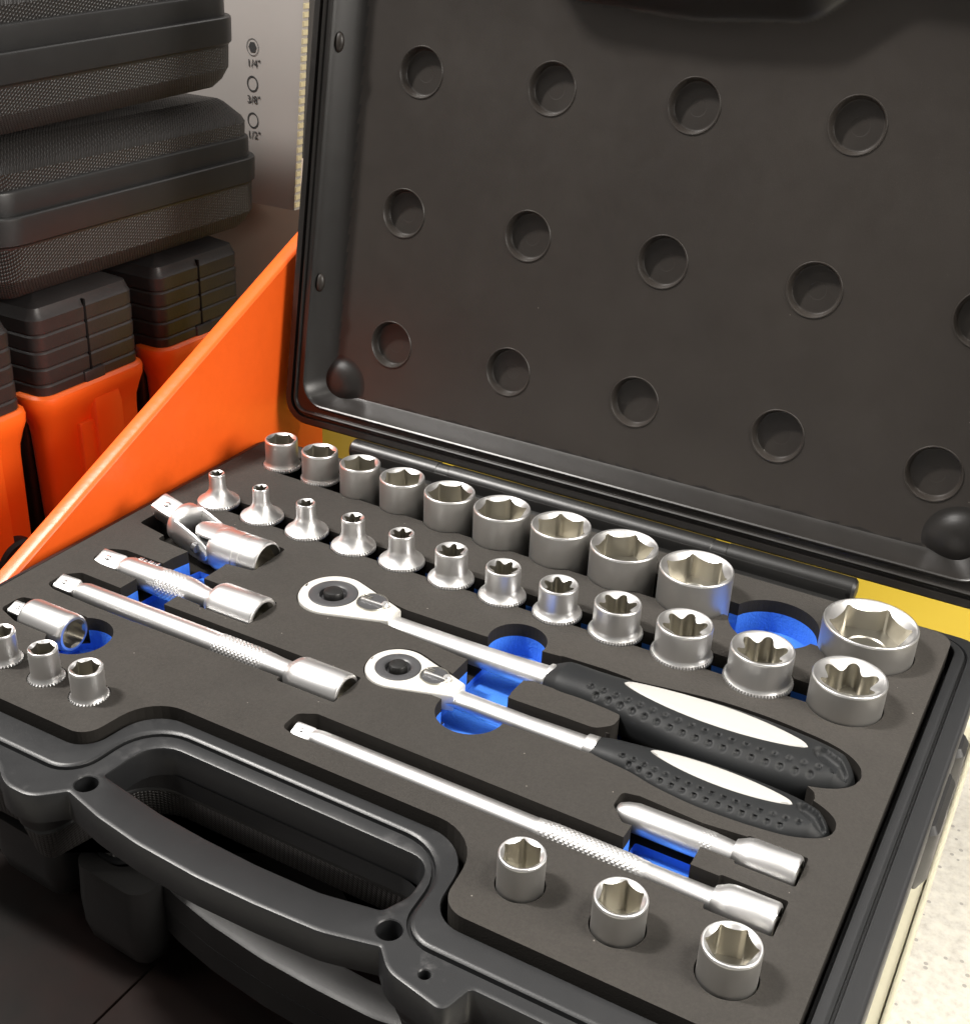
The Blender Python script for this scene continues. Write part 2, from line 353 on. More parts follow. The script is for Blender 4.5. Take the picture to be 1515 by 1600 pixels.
def build_foam():
    root = empty('foam_insert', (192, -118, -24), 'dark grey foam tray with a blue underlayer holding the tools in the open case', 'foam tray')
    loops = [densify(foam_out, 12)] + [c[0] for c in cuts] + [island]
    vo, F, ov = cdt(loops)
    cx = np.array([sum(vo[i][0] for i in f) / len(f) for f in F]); cy = np.array([sum(vo[i][1] for i in f) / len(f) for f in F])
    inside = pip(cx, cy, foam_out)
    cat = np.zeros(len(F), int)   # 0 solid 1 chan/hole 2 finger
    for poly, kd in cuts:
        if kd == 'chan': cat[pip(cx, cy, poly)] = 1
    for poly, kd in cuts:
        if kd == 'hole': cat[pip(cx, cy, poly)] = 1
    for poly, kd in cuts:
        if kd == 'finger': cat[pip(cx, cy, poly)] = 2
    for poly, kd in cuts:
        if kd == 'hole': cat[pip(cx, cy, poly)] = 1
    cat[pip(cx, cy, island)] = 0
    cat[~inside] = -1
    DZ = {1: -13.5, 2: -17.0}
    tv = [(v[0], v[1], 0.) for v in vo]
    top = [f for f, c in zip(F, cat) if c == 0]
    wl = {'w': ([], []), 'b': ([], [])}
    def quad(key, a, b, z0, z1):
        V, Q = wl[key]; s = len(V); V += [(*vo[a], z0), (*vo[b], z0), (*vo[b], z1), (*vo[a], z1)]; Q.append((s, s + 3, s + 2, s + 1))
    em = {}
    for fi, f in enumerate(F):
        for i in range(len(f)): em[(f[i], f[(i + 1) % len(f)])] = fi
    for (a, b), fi in em.items():
        c = cat[fi]; o = em.get((b, a)); d = cat[o] if o is not None else -1
        if c == 0 and d == -1: quad('w', a, b, 0, -24)
        if c == 0 and d == 1: quad('w', a, b, 0, -13.5)
        if c == 0 and d == 2: quad('w', a, b, 0, -6.5); quad('b', a, b, -6.5, -17)
        if c == 1 and d == 2: quad('b', a, b, -13.5, -17)
    fl = {1: ([], []), 2: ([], [])}
    for f, c in zip(F, cat):
        if c in fl:
            V, Q = fl[c]; s = len(V); V += [(*vo[i], DZ[c]) for i in f]; Q.append(tuple(range(s, s + len(f))))
    loc = (192, -118, -24)
    sh = lambda p: (p[0] - loc[0], p[1] - loc[1], p[2] - loc[2])
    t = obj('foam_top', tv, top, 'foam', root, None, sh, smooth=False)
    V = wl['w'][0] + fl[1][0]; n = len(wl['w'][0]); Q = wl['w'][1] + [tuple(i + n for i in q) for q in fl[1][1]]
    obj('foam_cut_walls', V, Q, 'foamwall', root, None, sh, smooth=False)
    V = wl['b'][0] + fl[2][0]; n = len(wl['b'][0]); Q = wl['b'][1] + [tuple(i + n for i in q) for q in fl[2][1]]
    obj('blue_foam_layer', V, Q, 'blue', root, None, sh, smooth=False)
build_foam()

# ================================================================== THE OPEN CASE
case = empty('tool_case', (192, -118, -48), 'open black plastic tool case with its lid tilted back and a front carry handle', 'tool case')
csh = lambda p: (p[0] - 192, p[1] + 118, p[2] + 48)
GR = [(-7, 16.5), (-7, -260), (118, -260), (121.5, -221), (261.3, -221), (263.5, -262), (392.8, -262), (392.8, 16.5)]
GRR = [10, 10, 13, 21, 22, 12, 14, 14]
OUT = [(-11.5, 22), (-11.5, -268.5), (88, -268.5), (100, -277), (114, -277), (123.5, -267.5), (142, -272), (163, -275), (191, -276.5), (215, -276), (241, -274.5), (261, -269.5), (268, -276.5), (291, -281), (294, -269), (402, -269), (402, 22)]
OUR = [12, 10, 16, 18, 12, 1.2, 40, 60, 60, 60, 40, 1.2, 14, 3.5, 2.5, 14, 14]
HOLE = [(128.0, -254), (160, -258.8), (181, -260.3), (205, -261), (231, -260.2), (253, -256), (257.4, -246), (255.9, -228.8), (130, -228.5)]
HOR = [1.5, 60, 60, 60, 40, 3, 10, 17, 16]
def flange(name, ztop, th, parent, xf, withlip=True):
    o = lambda d: densify(fillet(OUT, OUR, d, 6), 9)
    h = lambda d: densify(fillet(HOLE, HOR, d, 6), 9)
    ch = [[(o(.25), ztop - th), (o(.15), ztop - 1.3), (o(-.35), ztop - .35), (o(-1.2), ztop), (o(-1.9), ztop)]]
    if withlip:
        g = lambda d: densify(fillet(GR, GRR, d, 8), 9)
        f = lambda d: densify(fillet(FO, FR, d, 8), 9)
        ch[0] += [(g(1.75), ztop), (g(1.45), ztop - 1.6), (g(.55), ztop - 1.6), (g(.3), ztop + .3), (g(-.5), ztop + .9), (g(-1.3), ztop + 1.05),
                  (f(2.6), ztop + 1.0), (f(2.3), ztop + .6), (f(2.1), ztop - 1), (f(1.9), ztop - 20), 'open']
    ch.append([(h(-1.2), ztop)][:0] + [(h(1.1), ztop), (h(.3), ztop - .35), (h(-.1), ztop - 1.3), (h(-.3), ztop - th), 'open'])
    for x, y, r in ((126, -261, 4.4), (259.8, -262, 4.4), (279, -271.5, 1.9)):
        ch.append([(circ(x, y, r + .4, 24), ztop), (circ(x, y, r, 24), ztop - .4), (circ(x, y, r - .25, 24), ztop - 10)])
    return hfield(name, ch, 'plastic', parent, xf)
flange('rim_and_handle', -5, 13, case, csh)
hfield('handle_underside', [[(densify(fillet(OUT, OUR, .2, 6), 9), -17.9)], [(densify(fillet(HOLE, HOR, -.2, 6), 9), -17.9), 'open']], 'plastic', case, csh, flip=True)
BOD = [(-9, 19), (-9, -265), (93, -265), (101, -274), (114, -274), (125, -229.5), (258, -229.5), (267, -273.5), (290, -278), (293, -266), (399.5, -266), (399.5, 19)]
BOR = [12, 12, 6, 6, 9, 18, 18, 9, 4, 3, 14, 14]
def body(name, zt, zb, parent, xf, up=False, tex=True):
    b = lambda d: fillet(BOD, BOR, d, 6)
    s = -1 if up else 1
    hgt = abs(zt - zb)
    zz = [(0, 0), (-.3, .28), (-1.8, .32), (-1.2, .36), (-5, .86), (-8, .96), (-12, 1)]
    rings = [L3(b(d), zt + (zb - zt) * k) for d, k in zz]
    return loft(name, rings, ['plastic', 'texplastic'], parent, False, True, xf, 40, ringmat=[0, 0, 0, 1, 1, 1], mirror=not up)
body('lower_shell', -17.5, -48, case, csh)
# right hand wall bulges (feet of the moulding)
for y0, y1 in ((-58, -34), (-112, -64)):
    P = [(398, y0), (405.5, y0 + 6), (405.5, y1 - 6), (398, y1)]
    loft('side_boss', [L3(fillet(P, 4, d, 4), z) for d, z in ((-2, -14), (0, -17), (0, -40), (-3, -47))], 'plainplastic', case, True, True, csh)
# hinge knuckles
for x0, x1, r, nm in ((47, 107, 6.0, 'hinge_knuckle'), (111.5, 267.5, 6.0, 'hinge_knuckle'), (272, 338.5, 6.0, 'hinge_knuckle')):
    rings = []
    for x, k in ((x0, .3), (x0 + .5, .75), (x0 + 2, 1), (x1 - 2, 1), (x1 - .5, .75), (x1, .3)):
        rings.append([(x, 26 + r * k * cos(2 * pi * i / 28), 1 + r * k * sin(2 * pi * i / 28)) for i in range(28)])
    loft(nm, rings, 'gloss', case, True, True, csh)
    box('hinge_leaf', (x0 + 2, 15, -12), (x1 - 2, 27, -2.5), 'gloss', case, 1.0, csh)

loft('hinge_pin', [[(x, 26 + 5.7 * cos(2 * pi * i / 20), .9 + 5.7 * sin(2 * pi * i / 20)) for i in range(20)] for x in (52, 334)], 'gloss', case, True, True, csh)
box('hinge_back', (50, 20, -17), (335, 32, 3.5), 'gloss', case, 1, csh)
# the lid
lid = empty('lid', (0, 0, 0)); lid.parent = case
lsh = lambda p: csh(lidmap(p))
LO = [(-6, 5.5), (404, 5.5), (404, 292), (-6, 292)]
LP = [(17, 23.5), (382, 23.5), (382, 268), (283, 270), (260, 251), (203, 247), (133, 251), (112, 272), (17, 270)]
LPR = [12, 12, 12, 14, 26, 60, 26, 16, 12]
LI = [(5, 16.5), (393, 16.5), (393, 279), (282, 282), (255, 260), (200, 256), (131, 259.5), (112, 282), (5, 279)]
LIR = [14, 14, 14, 14, 26, 60, 26, 16, 14]
def lo(d, r=14): return densify(fillet(LO, r, d, 8), 10)
def mixl(k, dd=0):
    P = [(a[0] * (1 - k) + b[0] * k, a[1] * (1 - k) + b[1] * k) for a, b in zip(LI, LP)]
    R = [a * (1 - k) + b * k for a, b in zip(LIR, LPR)]
    P2 = [P[i] for i in range(len(P))]
    return densify(fillet(P2, R, dd, 8), 10)
D = 15.
ch = [[(lo(2.2), -26), (lo(1.6), -3), (lo(1.4), -.6), (lo(.6), 0), (lo(-2.6), 0), (lo(-3.0), -1.8), (lo(-4.6), -1.8), (lo(-5.0), .2), (lo(-5.8), .7), (lo(-6.6), .2), (lo(-7.0), -.8),
       (mixl(0, 1.6), -.8), (mixl(0, .9), .4), (mixl(0, 0), .6), (mixl(0, -.7), 0), (mixl(.12), -1.8), (mixl(.35), -6), (mixl(.62), -10.4), (mixl(.78), -12.6), (mixl(.9), -13.9), (mixl(1, 0), -14.7), (mixl(1, -1.6), -15)]]
DENT = [(54.6, 208), (132.5, 208), (209, 208.5), (287.7, 209), (365, 209.5), (52.5, 133.5), (130, 133.5), (206.4, 133), (284, 133), (361.5, 133.5), (52.9, 59.4), (129, 59.6), (204, 59.6), (281, 59.6), (356.9, 59.3)]
for x, u in DENT:
    r = 12.6
    ch.append([(circ(x, u, r + 1.3, 44), -15), (circ(x, u, r + 1.0, 44), -15), (circ(x, u, r + .75, 44), -14.55), (circ(x, u, r + .35, 44), -14.6), (circ(x, u, r, 44), -15.2), (circ(x, u, r - .4, 44), -16.6), (circ(x, u, r - .8, 44), -18.9), (circ(x, u, r - 1.2, 44), -19.5), (circ(x, u, r - 1.6, 44), -19.6), (circ(x, u, r - 2.0, 44), -19.6), (circ(x + .6, u - .5, 4.6, 24), -19.6), (circ(x + .6, u - .5, 4.4, 24), -19.6), (circ(x + .6, u - .5, 4.2, 24), -19.66), (circ(x + .6, u - .5, 4.0, 24), -19.66)])
hfield('lid_shell', ch, ['lidrim', 'lidplastic'], lid, lsh, regmat=[(mixl(1, -.8), 1)])
hfield('lid_back', [[(lo(2.2), -26), (lo(-3), -28)]], 'texplastic', lid, lsh, flip=True)
for x, u, mir in ((20, 30, 1), (376, 31, -1)):
    rings = []
    for r, wv in ((18.5, -15.05), (16.4, -14.85), (14.8, -14.4), (13.2, -13.6), (11.4, -12.5), (9.2, -11.5), (6.6, -10.8), (4, -10.4), (.8, -10.3)):
        rings.append([(x + r * cos(2 * pi * i / 40), u + r * .92 * sin(2 * pi * i / 40), wv) for i in range(40)])
    loft('corner_post', rings, 'lidrim', lid, False, True, lsh)
for x, u in ((9.5, 218), (9.5, 88)):
    rings = []
    for k in range(6):
        a = pi / 2 * k / 5; rings.append([(x - 1.5 + 3.2 * sin(a), u + 5.5 * cos(a) * cos(2 * pi * i / 20), -4 + 2.6 * cos(a) * sin(2 * pi * i / 20)) for i in range(20)])
    loft('lid_clip', rings, 'lidplastic', lid, False, True, lsh)

# ================================================================== SECOND, CLOSED CASE BENEATH
A2 = radians(-3.5)
def rot2(p):
    x, y = (p[0] if p[0] < 300 else 300 + (p[0] - 300) * .72) - 126, p[1] + 268
    return (133 + x * cos(A2) - y * sin(A2), -241 + x * sin(A2) + y * cos(A2), p[2])
def clamp2(p):
    q = rot2(p); return (q[0], min(q[1], 28.), q[2])
case2 = empty('closed_case', (190, -100, -112), 'closed black tool case lying beneath the open one with its curved handle sticking out', 'tool case')
s2 = lambda p: (lambda q: (q[0] - 190, q[1] + 100, q[2] + 112))(rot2(p))
for nm, zt, th in (('lid_half_rim', -62, 12.2), ('base_half_rim', -75, 12)):
    o = lambda d: densify(fillet(OUT, OUR, d, 6), 9)
    h = lambda d: densify(fillet(HOLE, HOR, d, 6), 9)
    hfield(nm, [[(o(.0), zt - th), (o(.35), zt - th + 1.2), (o(.2), zt - 3), (o(-.8), zt - .9), (o(-3), zt)], [(h(2.2), zt), (h(.6), zt - .9), (h(0), zt - 3), (h(-.2), zt - th), 'open']], 'plainplastic', case2, s2)
hfield('rim_underside', [[(densify(fillet(OUT, OUR, 0, 6), 9), -87)], [(densify(fillet(HOLE, HOR, -.2, 6), 9), -87), 'open']], 'plastic', case2, s2, flip=True)
body('base_shell', -86, -108, case2, s2)
body('lid_shell', -64, -50.5, case2, s2, up=True)
for x0, x1, zb_ in ((93, 134, -105), (42, 86, -94), (266, 293, -105)):
    P = [(x0, -283), (x1, -283), (x1, -262), (x0, -262)]
    loft('latch', [L3(fillet(P, 9, d, 6), z) for d, z in ((-6, zb_), (-2.5, zb_ + 4), (-.5, zb_ + 12), (0, -80), (-.5, -72), (-1, -62))], 'plainplastic', case2, True, True, s2)

# ================================================================== SOCKETS
N = 96
def hexr(t, a, rd=1.0):
    u = (t % (pi / 3)) - pi / 6
    r = a / cos(u)
    # relieved corners: the points of the hexagon are rounded outwards
    return min(r, a * 1.125) + a * .05 * math.exp(-((abs(u) - pi / 6) / .10) ** 2)
def starr(t, ro, ri):
    c = cos(6 * t); c = (1 if c > 0 else -1) * abs(c) ** .8
    return (ro + ri) / 2 + (ro - ri) / 2 * c
def make_socket(key, label, group):
    x, y, zt, rt, rb = SOCK[key]
    flare = rb - rt > .4; star = key[0] == 'e'
    zb = -1.2 if flare else -13.
    if flare and rb - rt < 1.4: zb = -1.6
    root = empty('star_socket' if star else 'hex_socket', (x, y, zb), label, 'socket', group)
    T = [2 * pi * i / N for i in range(N)]; ph = random.uniform(0, pi / 3)
    ph = {'h1': .5, 'h2': .5, 'h3': .9, 'h10': .75, 'r3': .8}.get(key, ph)
    if star: ph = {'e12': .45, 'e11': .5, 'e10': .5, 'e9': .5}.get(key, ph)
    sh = lambda p: (p[0], p[1], p[2] - zb)
    ring = lambda r, z, f=None: [((r if f is None else f(t)) * cos(t), (r if f is None else f(t)) * sin(t), z) for t in T]
    H = zt
    rings = []
    if flare:
        kt = 2.0 if rb < 9 else 2.4
        span = min(8.5, .9 + (rb - rt) * 1.25)
        z0 = zb + kt
        for k in range(9):
            a = k / 8; e = (1 - a) ** 2.1
            rings.append(ring(rt + (rb - .3 - rt) * e, z0 + span * a))
    else:
        rings += [ring(rt - 1.2, zb), ring(rt - .2, zb + .8), ring(rt - .05, zb + 2)]
    rings += [ring(rt, zt - 3.0), ring(rt, zt - 1.0)]
    loft('body', rings, 'matchrome' if not flare or key[0] == 'h' else 'chrome', root, not flare, False, sh, 40)
    if flare:
        nt = int(rb * 4.6)
        kn = lambda r: (lambda t: r + .28 * (1 if cos(nt * t) > 0 else -1))
        NK = nt * 4; TK = [2 * pi * (i + .5) / NK for i in range(NK)]
        kr = [[(r * cos(t), r * sin(t), z) for t in TK] for r, z in ((rb - 1.6, zb),)]
        for am, r, z in ((.12, rb - .3, zb), (.3, rb, zb + .4), (.3, rb, zb + 1.5), (.05, rb - .3, zb + kt)):
            kr.append([((r + am * (1 if cos(nt * t) > 0 else -1)) * cos(t), (r + am * (1 if cos(nt * t) > 0 else -1)) * sin(t), z) for t in TK])
        kr.append([((rb - 1.2) * cos(t), (rb - 1.2) * sin(t), zb + kt + .05) for t in TK])
        loft('knurled_ring', kr, 'knurl', root, True, False, sh, 20)
    # rim: small outer chamfer, narrow flat, then a cone that runs into the drive shape
    if star:
        ro, ri = rt * .80, rt * .56; kc = .55
        f = lambda t: starr(t + ph, ro, ri)
    else:
        a = rt * (.735 if rt > 7 else .70); kc = .75
        f = lambda t: hexr(t + ph, a)
    rf = rt - (.9 if rt > 6 else .55)
    top = [ring(rt, zt - 1.0), ring(rt - .1, zt - .4), ring(rt - .3, zt - .1), ring(rt - .5, zt), ring(rf, zt - .02)]
    for q in (.33, .66, 1.0):
        top.append([((rf + (f(t) - rf) * q) * cos(t), (rf + (f(t) - rf) * q) * sin(t), zt - .05 - kc * (rf - f(t)) * q) for t in T])
    loft('rim', top, 'polish', root, False, False, sh, 50)
    zf = max(zb + .8, zt - 13)
    loft('bore', [top[-1], ring(0, zf, f), ring(rt * .45, zf - .02), ring(rt * .42, zf - .6)], 'bore', root, False, True, sh, 30)
    return root
HL = ['smallest hex socket of the back row, at its left end by the orange panel', 'second hex socket from the left in the back row, its foot knurled', 'third hex socket from the left in the back row', 'fourth hex socket from the left in the back row', 'fifth hex socket from the left in the back row',
      'sixth hex socket from the left in the back row', 'seventh hex socket from the left in the back row', 'eighth hex socket from the left in the back row', 'large hex socket just left of the blue cutout in the back row', 'biggest hex socket, at the far right corner right of the blue cutout']
for i, t in enumerate(HL): make_socket('h%d' % (i + 1), t, 'hex sockets in the back row')
ORD = ['second', 'third', 'fourth', 'fifth', 'sixth', 'seventh', 'eighth', 'ninth']
EL = ['thinnest star socket on a wide flared foot, leftmost of the middle row'] + ['%s star socket from the left in the middle row, thin neck on a flared foot' % o for o in ORD[:4]] + ['%s star socket from the left in the middle row with a slightly flared foot' % o for o in ORD[4:]] + \
     ['tenth star socket from the left, right of the blue ratchet cutout', 'wide knurled star socket in front of the blue cutout of the back row', 'widest star socket without a flared foot, right end of the middle row']
for i, t in enumerate(EL): make_socket('e%d' % (i + 1), t, 'star sockets in the middle row')
for k, t in (('l1', 'small hex socket at the left edge of the photo, leftmost of three'), ('l2', 'small hex socket in the middle of the trio at the left front'), ('l3', 'small hex socket nearest the handle, rightmost of the left front trio')): make_socket(k, t, 'small hex sockets at the left front')
for k, t in (('r1', 'hex socket right of the case handle, smallest of the front right trio'), ('r2', 'middle hex socket of the front right trio beside the long bar'), ('r3', 'largest hex socket of the front right trio, by the front corner')): make_socket(k, t, 'hex sockets at the right front')

# ================================================================== BARS AND JOINTS (lying along x)
def sq(t, a, p=7): c, s = abs(cos(t)), abs(sin(t)); return a / (c ** p + s ** p) ** (1 / p)
def turned(name, st, mt, parent, cy, cz, n=64, cap0=True, cap1=True, roll=0., org=(0, 0, 0), angle=35):
    """st: (x, r, kind) kind 0 round, 1 square"""
    rings = []
    for x, r, k in st:
        rings.append([(x - org[0], cy + (sq(t, r) if k else r) * cos(t + roll) - org[1], cz + (sq(t, r) if k else r) * sin(t + roll) - org[2]) for t in [2 * pi * i / n for i in range(n)]])
    return loft(name, rings, mt, parent, cap0, cap1, angle=angle)
def knurl(name, x0, x1, r, parent, cy, cz, org, cells=26, amp=.42):
    n = cells * 6; per = 2 * pi * r / cells; m = int((x1 - x0) / per * 6)
    rings = []
    for k in range(m + 1):
        x = x0 + (x1 - x0) * k / m; e = min(1, 6 * min(k, m - k) / m + .0)
        ring = []
        for i in range(n):
            t = 2 * pi * i / n; a = t * cells; b = (x - x0) / per * 2 * pi
            hgt = min(abs(sin((a + b) / 2)), abs(sin((a - b) / 2)))
            rr = r - .2 + amp * (min(hgt, .62) / .62) * min(1, e)
            ring.append((x - org[0], cy + rr * cos(t) - org[1], cz + rr * sin(t) - org[2]))
        rings.append(ring)
    return loft(name, rings, 'knurl', parent, False, False, angle=60)
def tip(root, x0, x1, a, cy, cz, org):
    turned('square_drive', [(x0, a * .7, 1), (x0 + .9, a * .96, 1), (x0 + 2, a, 1), (x1 - 1, a, 1), (x1, a * .9, 1)], 'polish', root, cy, cz, 40, roll=.35, org=org)
    xb = x0 + (x1 - x0) * .45
    rings = []
    for k in range(7):
        q = pi / 2 * k / 6; rr = a * .36
        rings.append([(xb + rr * cos(q) * cos(2 * pi * i / 20) - org[0], cy - a * .34 + rr * cos(q) * sin(2 * pi * i / 20) - org[1], cz + a * .92 + rr * .6 * sin(q) - org[2]) for i in range(20)])
    loft('detent_ball', rings, 'polish', root, False, True)
def female(root, x0, x1, r, cy, cz, org, neck):
    turned('socket_end', [(x0 - 3, neck, 0), (x0 - 1.2, neck + (r - neck) * .35, 0), (x0 + .6, neck + (r - neck) * .75, 0), (x0 + 2.6, r * .985, 0), (x0 + 4, r, 0), (x1 - 1.2, r, 0), (x1 - .4, r - .3, 0), (x1, r - .9, 0), (x1 + .02, r * .8, 0)], 'chrome', root, cy, cz, cap0=False, cap1=False, org=org)
    a = r * .62
    turned('drive_recess', [(x1 + .02, r * .8, 0), (x1 - .8, a, 1), (x1 - 9, a, 1)], 'bore', root, cy, cz, cap0=False, cap1=True, org=org, roll=pi / 4 - .3)
# long bar
o = (270, -195.8, -10); b = empty('extension_bar', o, 'longest thin extension bar lying along the front of the tray', 'extension bar')
turned('shaft', [(180, 3.0, 0), (182, 3.9, 0), (185, 4.3, 0), (279, 4.3, 0), (279.4, 4.5, 0), (322, 4.5, 0), (322.5, 4.3, 0), (344, 4.4, 0), (347, 4.9, 0)], 'chrome', b, -195.8, -4.6, org=o)
tip(b, 172, 182, 3.3, -195.8, -4.6, o); knurl('knurled_grip', 280, 322, 4.7, b, -195.8, -4.6, o, 15)
female(b, 349, 368, 7.3, -196, -3.2, o, 4.9)
# lower right bar
o = (335, -171, -10); b = empty('extension_bar', o, 'short extension bar over the blue slot beside the large front right sockets', 'extension bar')
turned('shaft', [(300.6, 2.6, 0), (301.2, 3.4, 0), (304, 4.6, 0), (308, 5.5, 0), (330, 5.6, 0), (330.5, 5.6, 0), (339, 5.4, 0), (345, 5.0, 0)], 'chrome', b, -172.3, -3.6, org=o)
knurl('knurled_grip', 329, 339, 5.5, b, -172.3, -3.6, o, 22, .25)
female(b, 348, 368, 7.0, -171.5, -2.2, o, 4.6)
# medium bar
o = (95, -166, -10); b = empty('extension_bar', o, 'medium extension bar ending beside the smaller ratchet head', 'extension bar')
turned('shaft', [(26, 3.8, 0), (29, 5.0, 0), (32, 5.6, 0), (107, 5.7, 0), (137, 5.6, 0), (142, 5.2, 0), (149, 5.0, 0)], 'chrome', b, -166.5, -3.8, org=o)
tip(b, 14.5, 27, 4.4, -166.5, -3.8, o); knurl('knurled_grip', 107, 137, 5.75, b, -166.5, -3.8, o, 18)
female(b, 151, 177, 9.0, -167, -3.2, o, 5.0)
# short bar
o = (62, -140, -10); b = empty('extension_bar', o, 'short thick extension bar across the blue slot below the universal joint', 'extension bar')
turned('shaft', [(28, 4.4, 0), (31, 6, 0), (34, 6.8, 0), (52, 6.9, 0), (71, 6.9, 0), (74, 6.2, 0), (80, 5.2, 0), (85, 5.2, 0)], 'chrome', b, -140, -3.4, org=o)
tip(b, 14.5, 30, 4.9, -140, -3.6, o); knurl('knurled_grip', 52, 71, 6.95, b, -140, -3.4, o, 20)
female(b, 86, 113, 10.3, -140, -3.4, o, 5.4)
for x_, w_, y_ in ((37, 1.2, 0), (38.6, .5, .4), (40.2, 1.4, -.3), (43, .6, .3), (44.2, 1.3, 0), (46.4, .5, -.2), (47.6, 1.2, .3)):
    box('stamped_mark', (x_, -137.6 + y_, 2.9), (x_ + w_, -135.9 + y_, 3.25), 'polish', b, .1, lambda p: tuple(p[i] - o[i] for i in range(3)))
# adapter
o = (35, -194, -10); b = empty('socket_adapter', o, 'stubby chrome drive adapter beside the small blue cutout at left', 'adapter')
tip(b, 14, 26, 3.6, -193.5, -3.2, o)
turned('adapter_body', [(24, 4.5, 0), (25, 7.0, 0), (26.6, 8.3, 0), (28, 8.6, 0), (49, 8.6, 0), (51, 8.4, 0), (52, 7.7, 0), (52.05, 6.6, 0)], 'chrome', b, -194, -2.6, org=o, cap1=False)
turned('drive_recess', [(52.05, 6.6, 0), (51, 5.6, 1), (42, 5.6, 1)], 'bore', b, -194, -2.6, org=o, cap0=False)
# universal joint
o = (48, -100, -10); b = empty('universal_joint', o, 'chrome universal joint with its square drive tilted up, above the extension bars', 'universal joint')
tip(b, 10.5, 28, 5.6, -99.2, -1.0, o)
turned('yoke', [(25.5, 5.5, 0), (26.5, 9.0, 0), (28.2, 10.4, 0), (31, 10.8, 0), (33.5, 10.6, 0), (34, 9.6, 0)], 'chrome', b, -99.5, -1.5, org=o)
for sy in (-1, 1):
    rings = []
    for x, k in ((32, 1), (38, 1.0), (46, .95), (52, .8), (55, .5), (56, .2)):
        cyy = -99.5 + sy * 8.6; 
        rings.append([(x - o[0], cyy + 2.0 * cos(t) - o[1], -1.5 - (x - 32) * .10 + 6.8 * k * sin(t) - o[2]) for t in [2 * pi * i / 28 for i in range(28)]])
    loft('yoke_arm', rings, 'chrome', b, True, True)
    turned('pivot_pin', [(0, 0, 0)] and [(47.5, 2.6, 0), (50.0, 2.6, 0)], 'darksteel', b, -99.5 + sy * 10.2, -1.5, 20, org=o)
for ch_ in b.children:
    ch_.rotation_euler = (0, radians(9), radians(-7)); ch_.location = (-.001, 0, .0015)
turned('cross', [(42, 3.8, 1), (43, 5.4, 1), (52, 5.4, 1), (53, 3.8, 1)], 'darksteel', b, -99.8, -2.2, 40, org=o, roll=.4)
for sz in (-1, 1):
    rings = []
    for x, k in ((43, .5), (45, .85), (50, 1), (60, 1)):
        rings.append([(x - o[0], -100 + 7.6 * k * cos(t) - o[1], -2 + sz * 7.4 + 2.2 * sin(t) - o[2]) for t in [2 * pi * i / 28 for i in range(28)]])
    loft('yoke_arm', rings, 'chrome', b, True, True)
turned('socket_end', [(53, 7.2, 0), (54, 9.6, 0), (56.5, 10.8, 0), (60, 11.1, 0), (70, 11.1, 0), (70.3, 10.8, 0), (71.4, 10.8, 0), (71.7, 11.1, 0), (74, 11.1, 0), (74.3, 10.8, 0), (75.4, 10.8, 0), (75.7, 11.1, 0), (83, 11.1, 0), (84.2, 10.6, 0), (84.5, 9.8, 0)], 'chrome', b, -100.5, -2.6, org=o, cap1=False)
turned('drive_recess', [(84.5, 9.8, 0), (83.5, 9.2, 0), (82.5, 7.0, 1), (70, 7.0, 1)], 'bore', b, -100.5, -2.6, org=o, cap0=False, roll=.5)

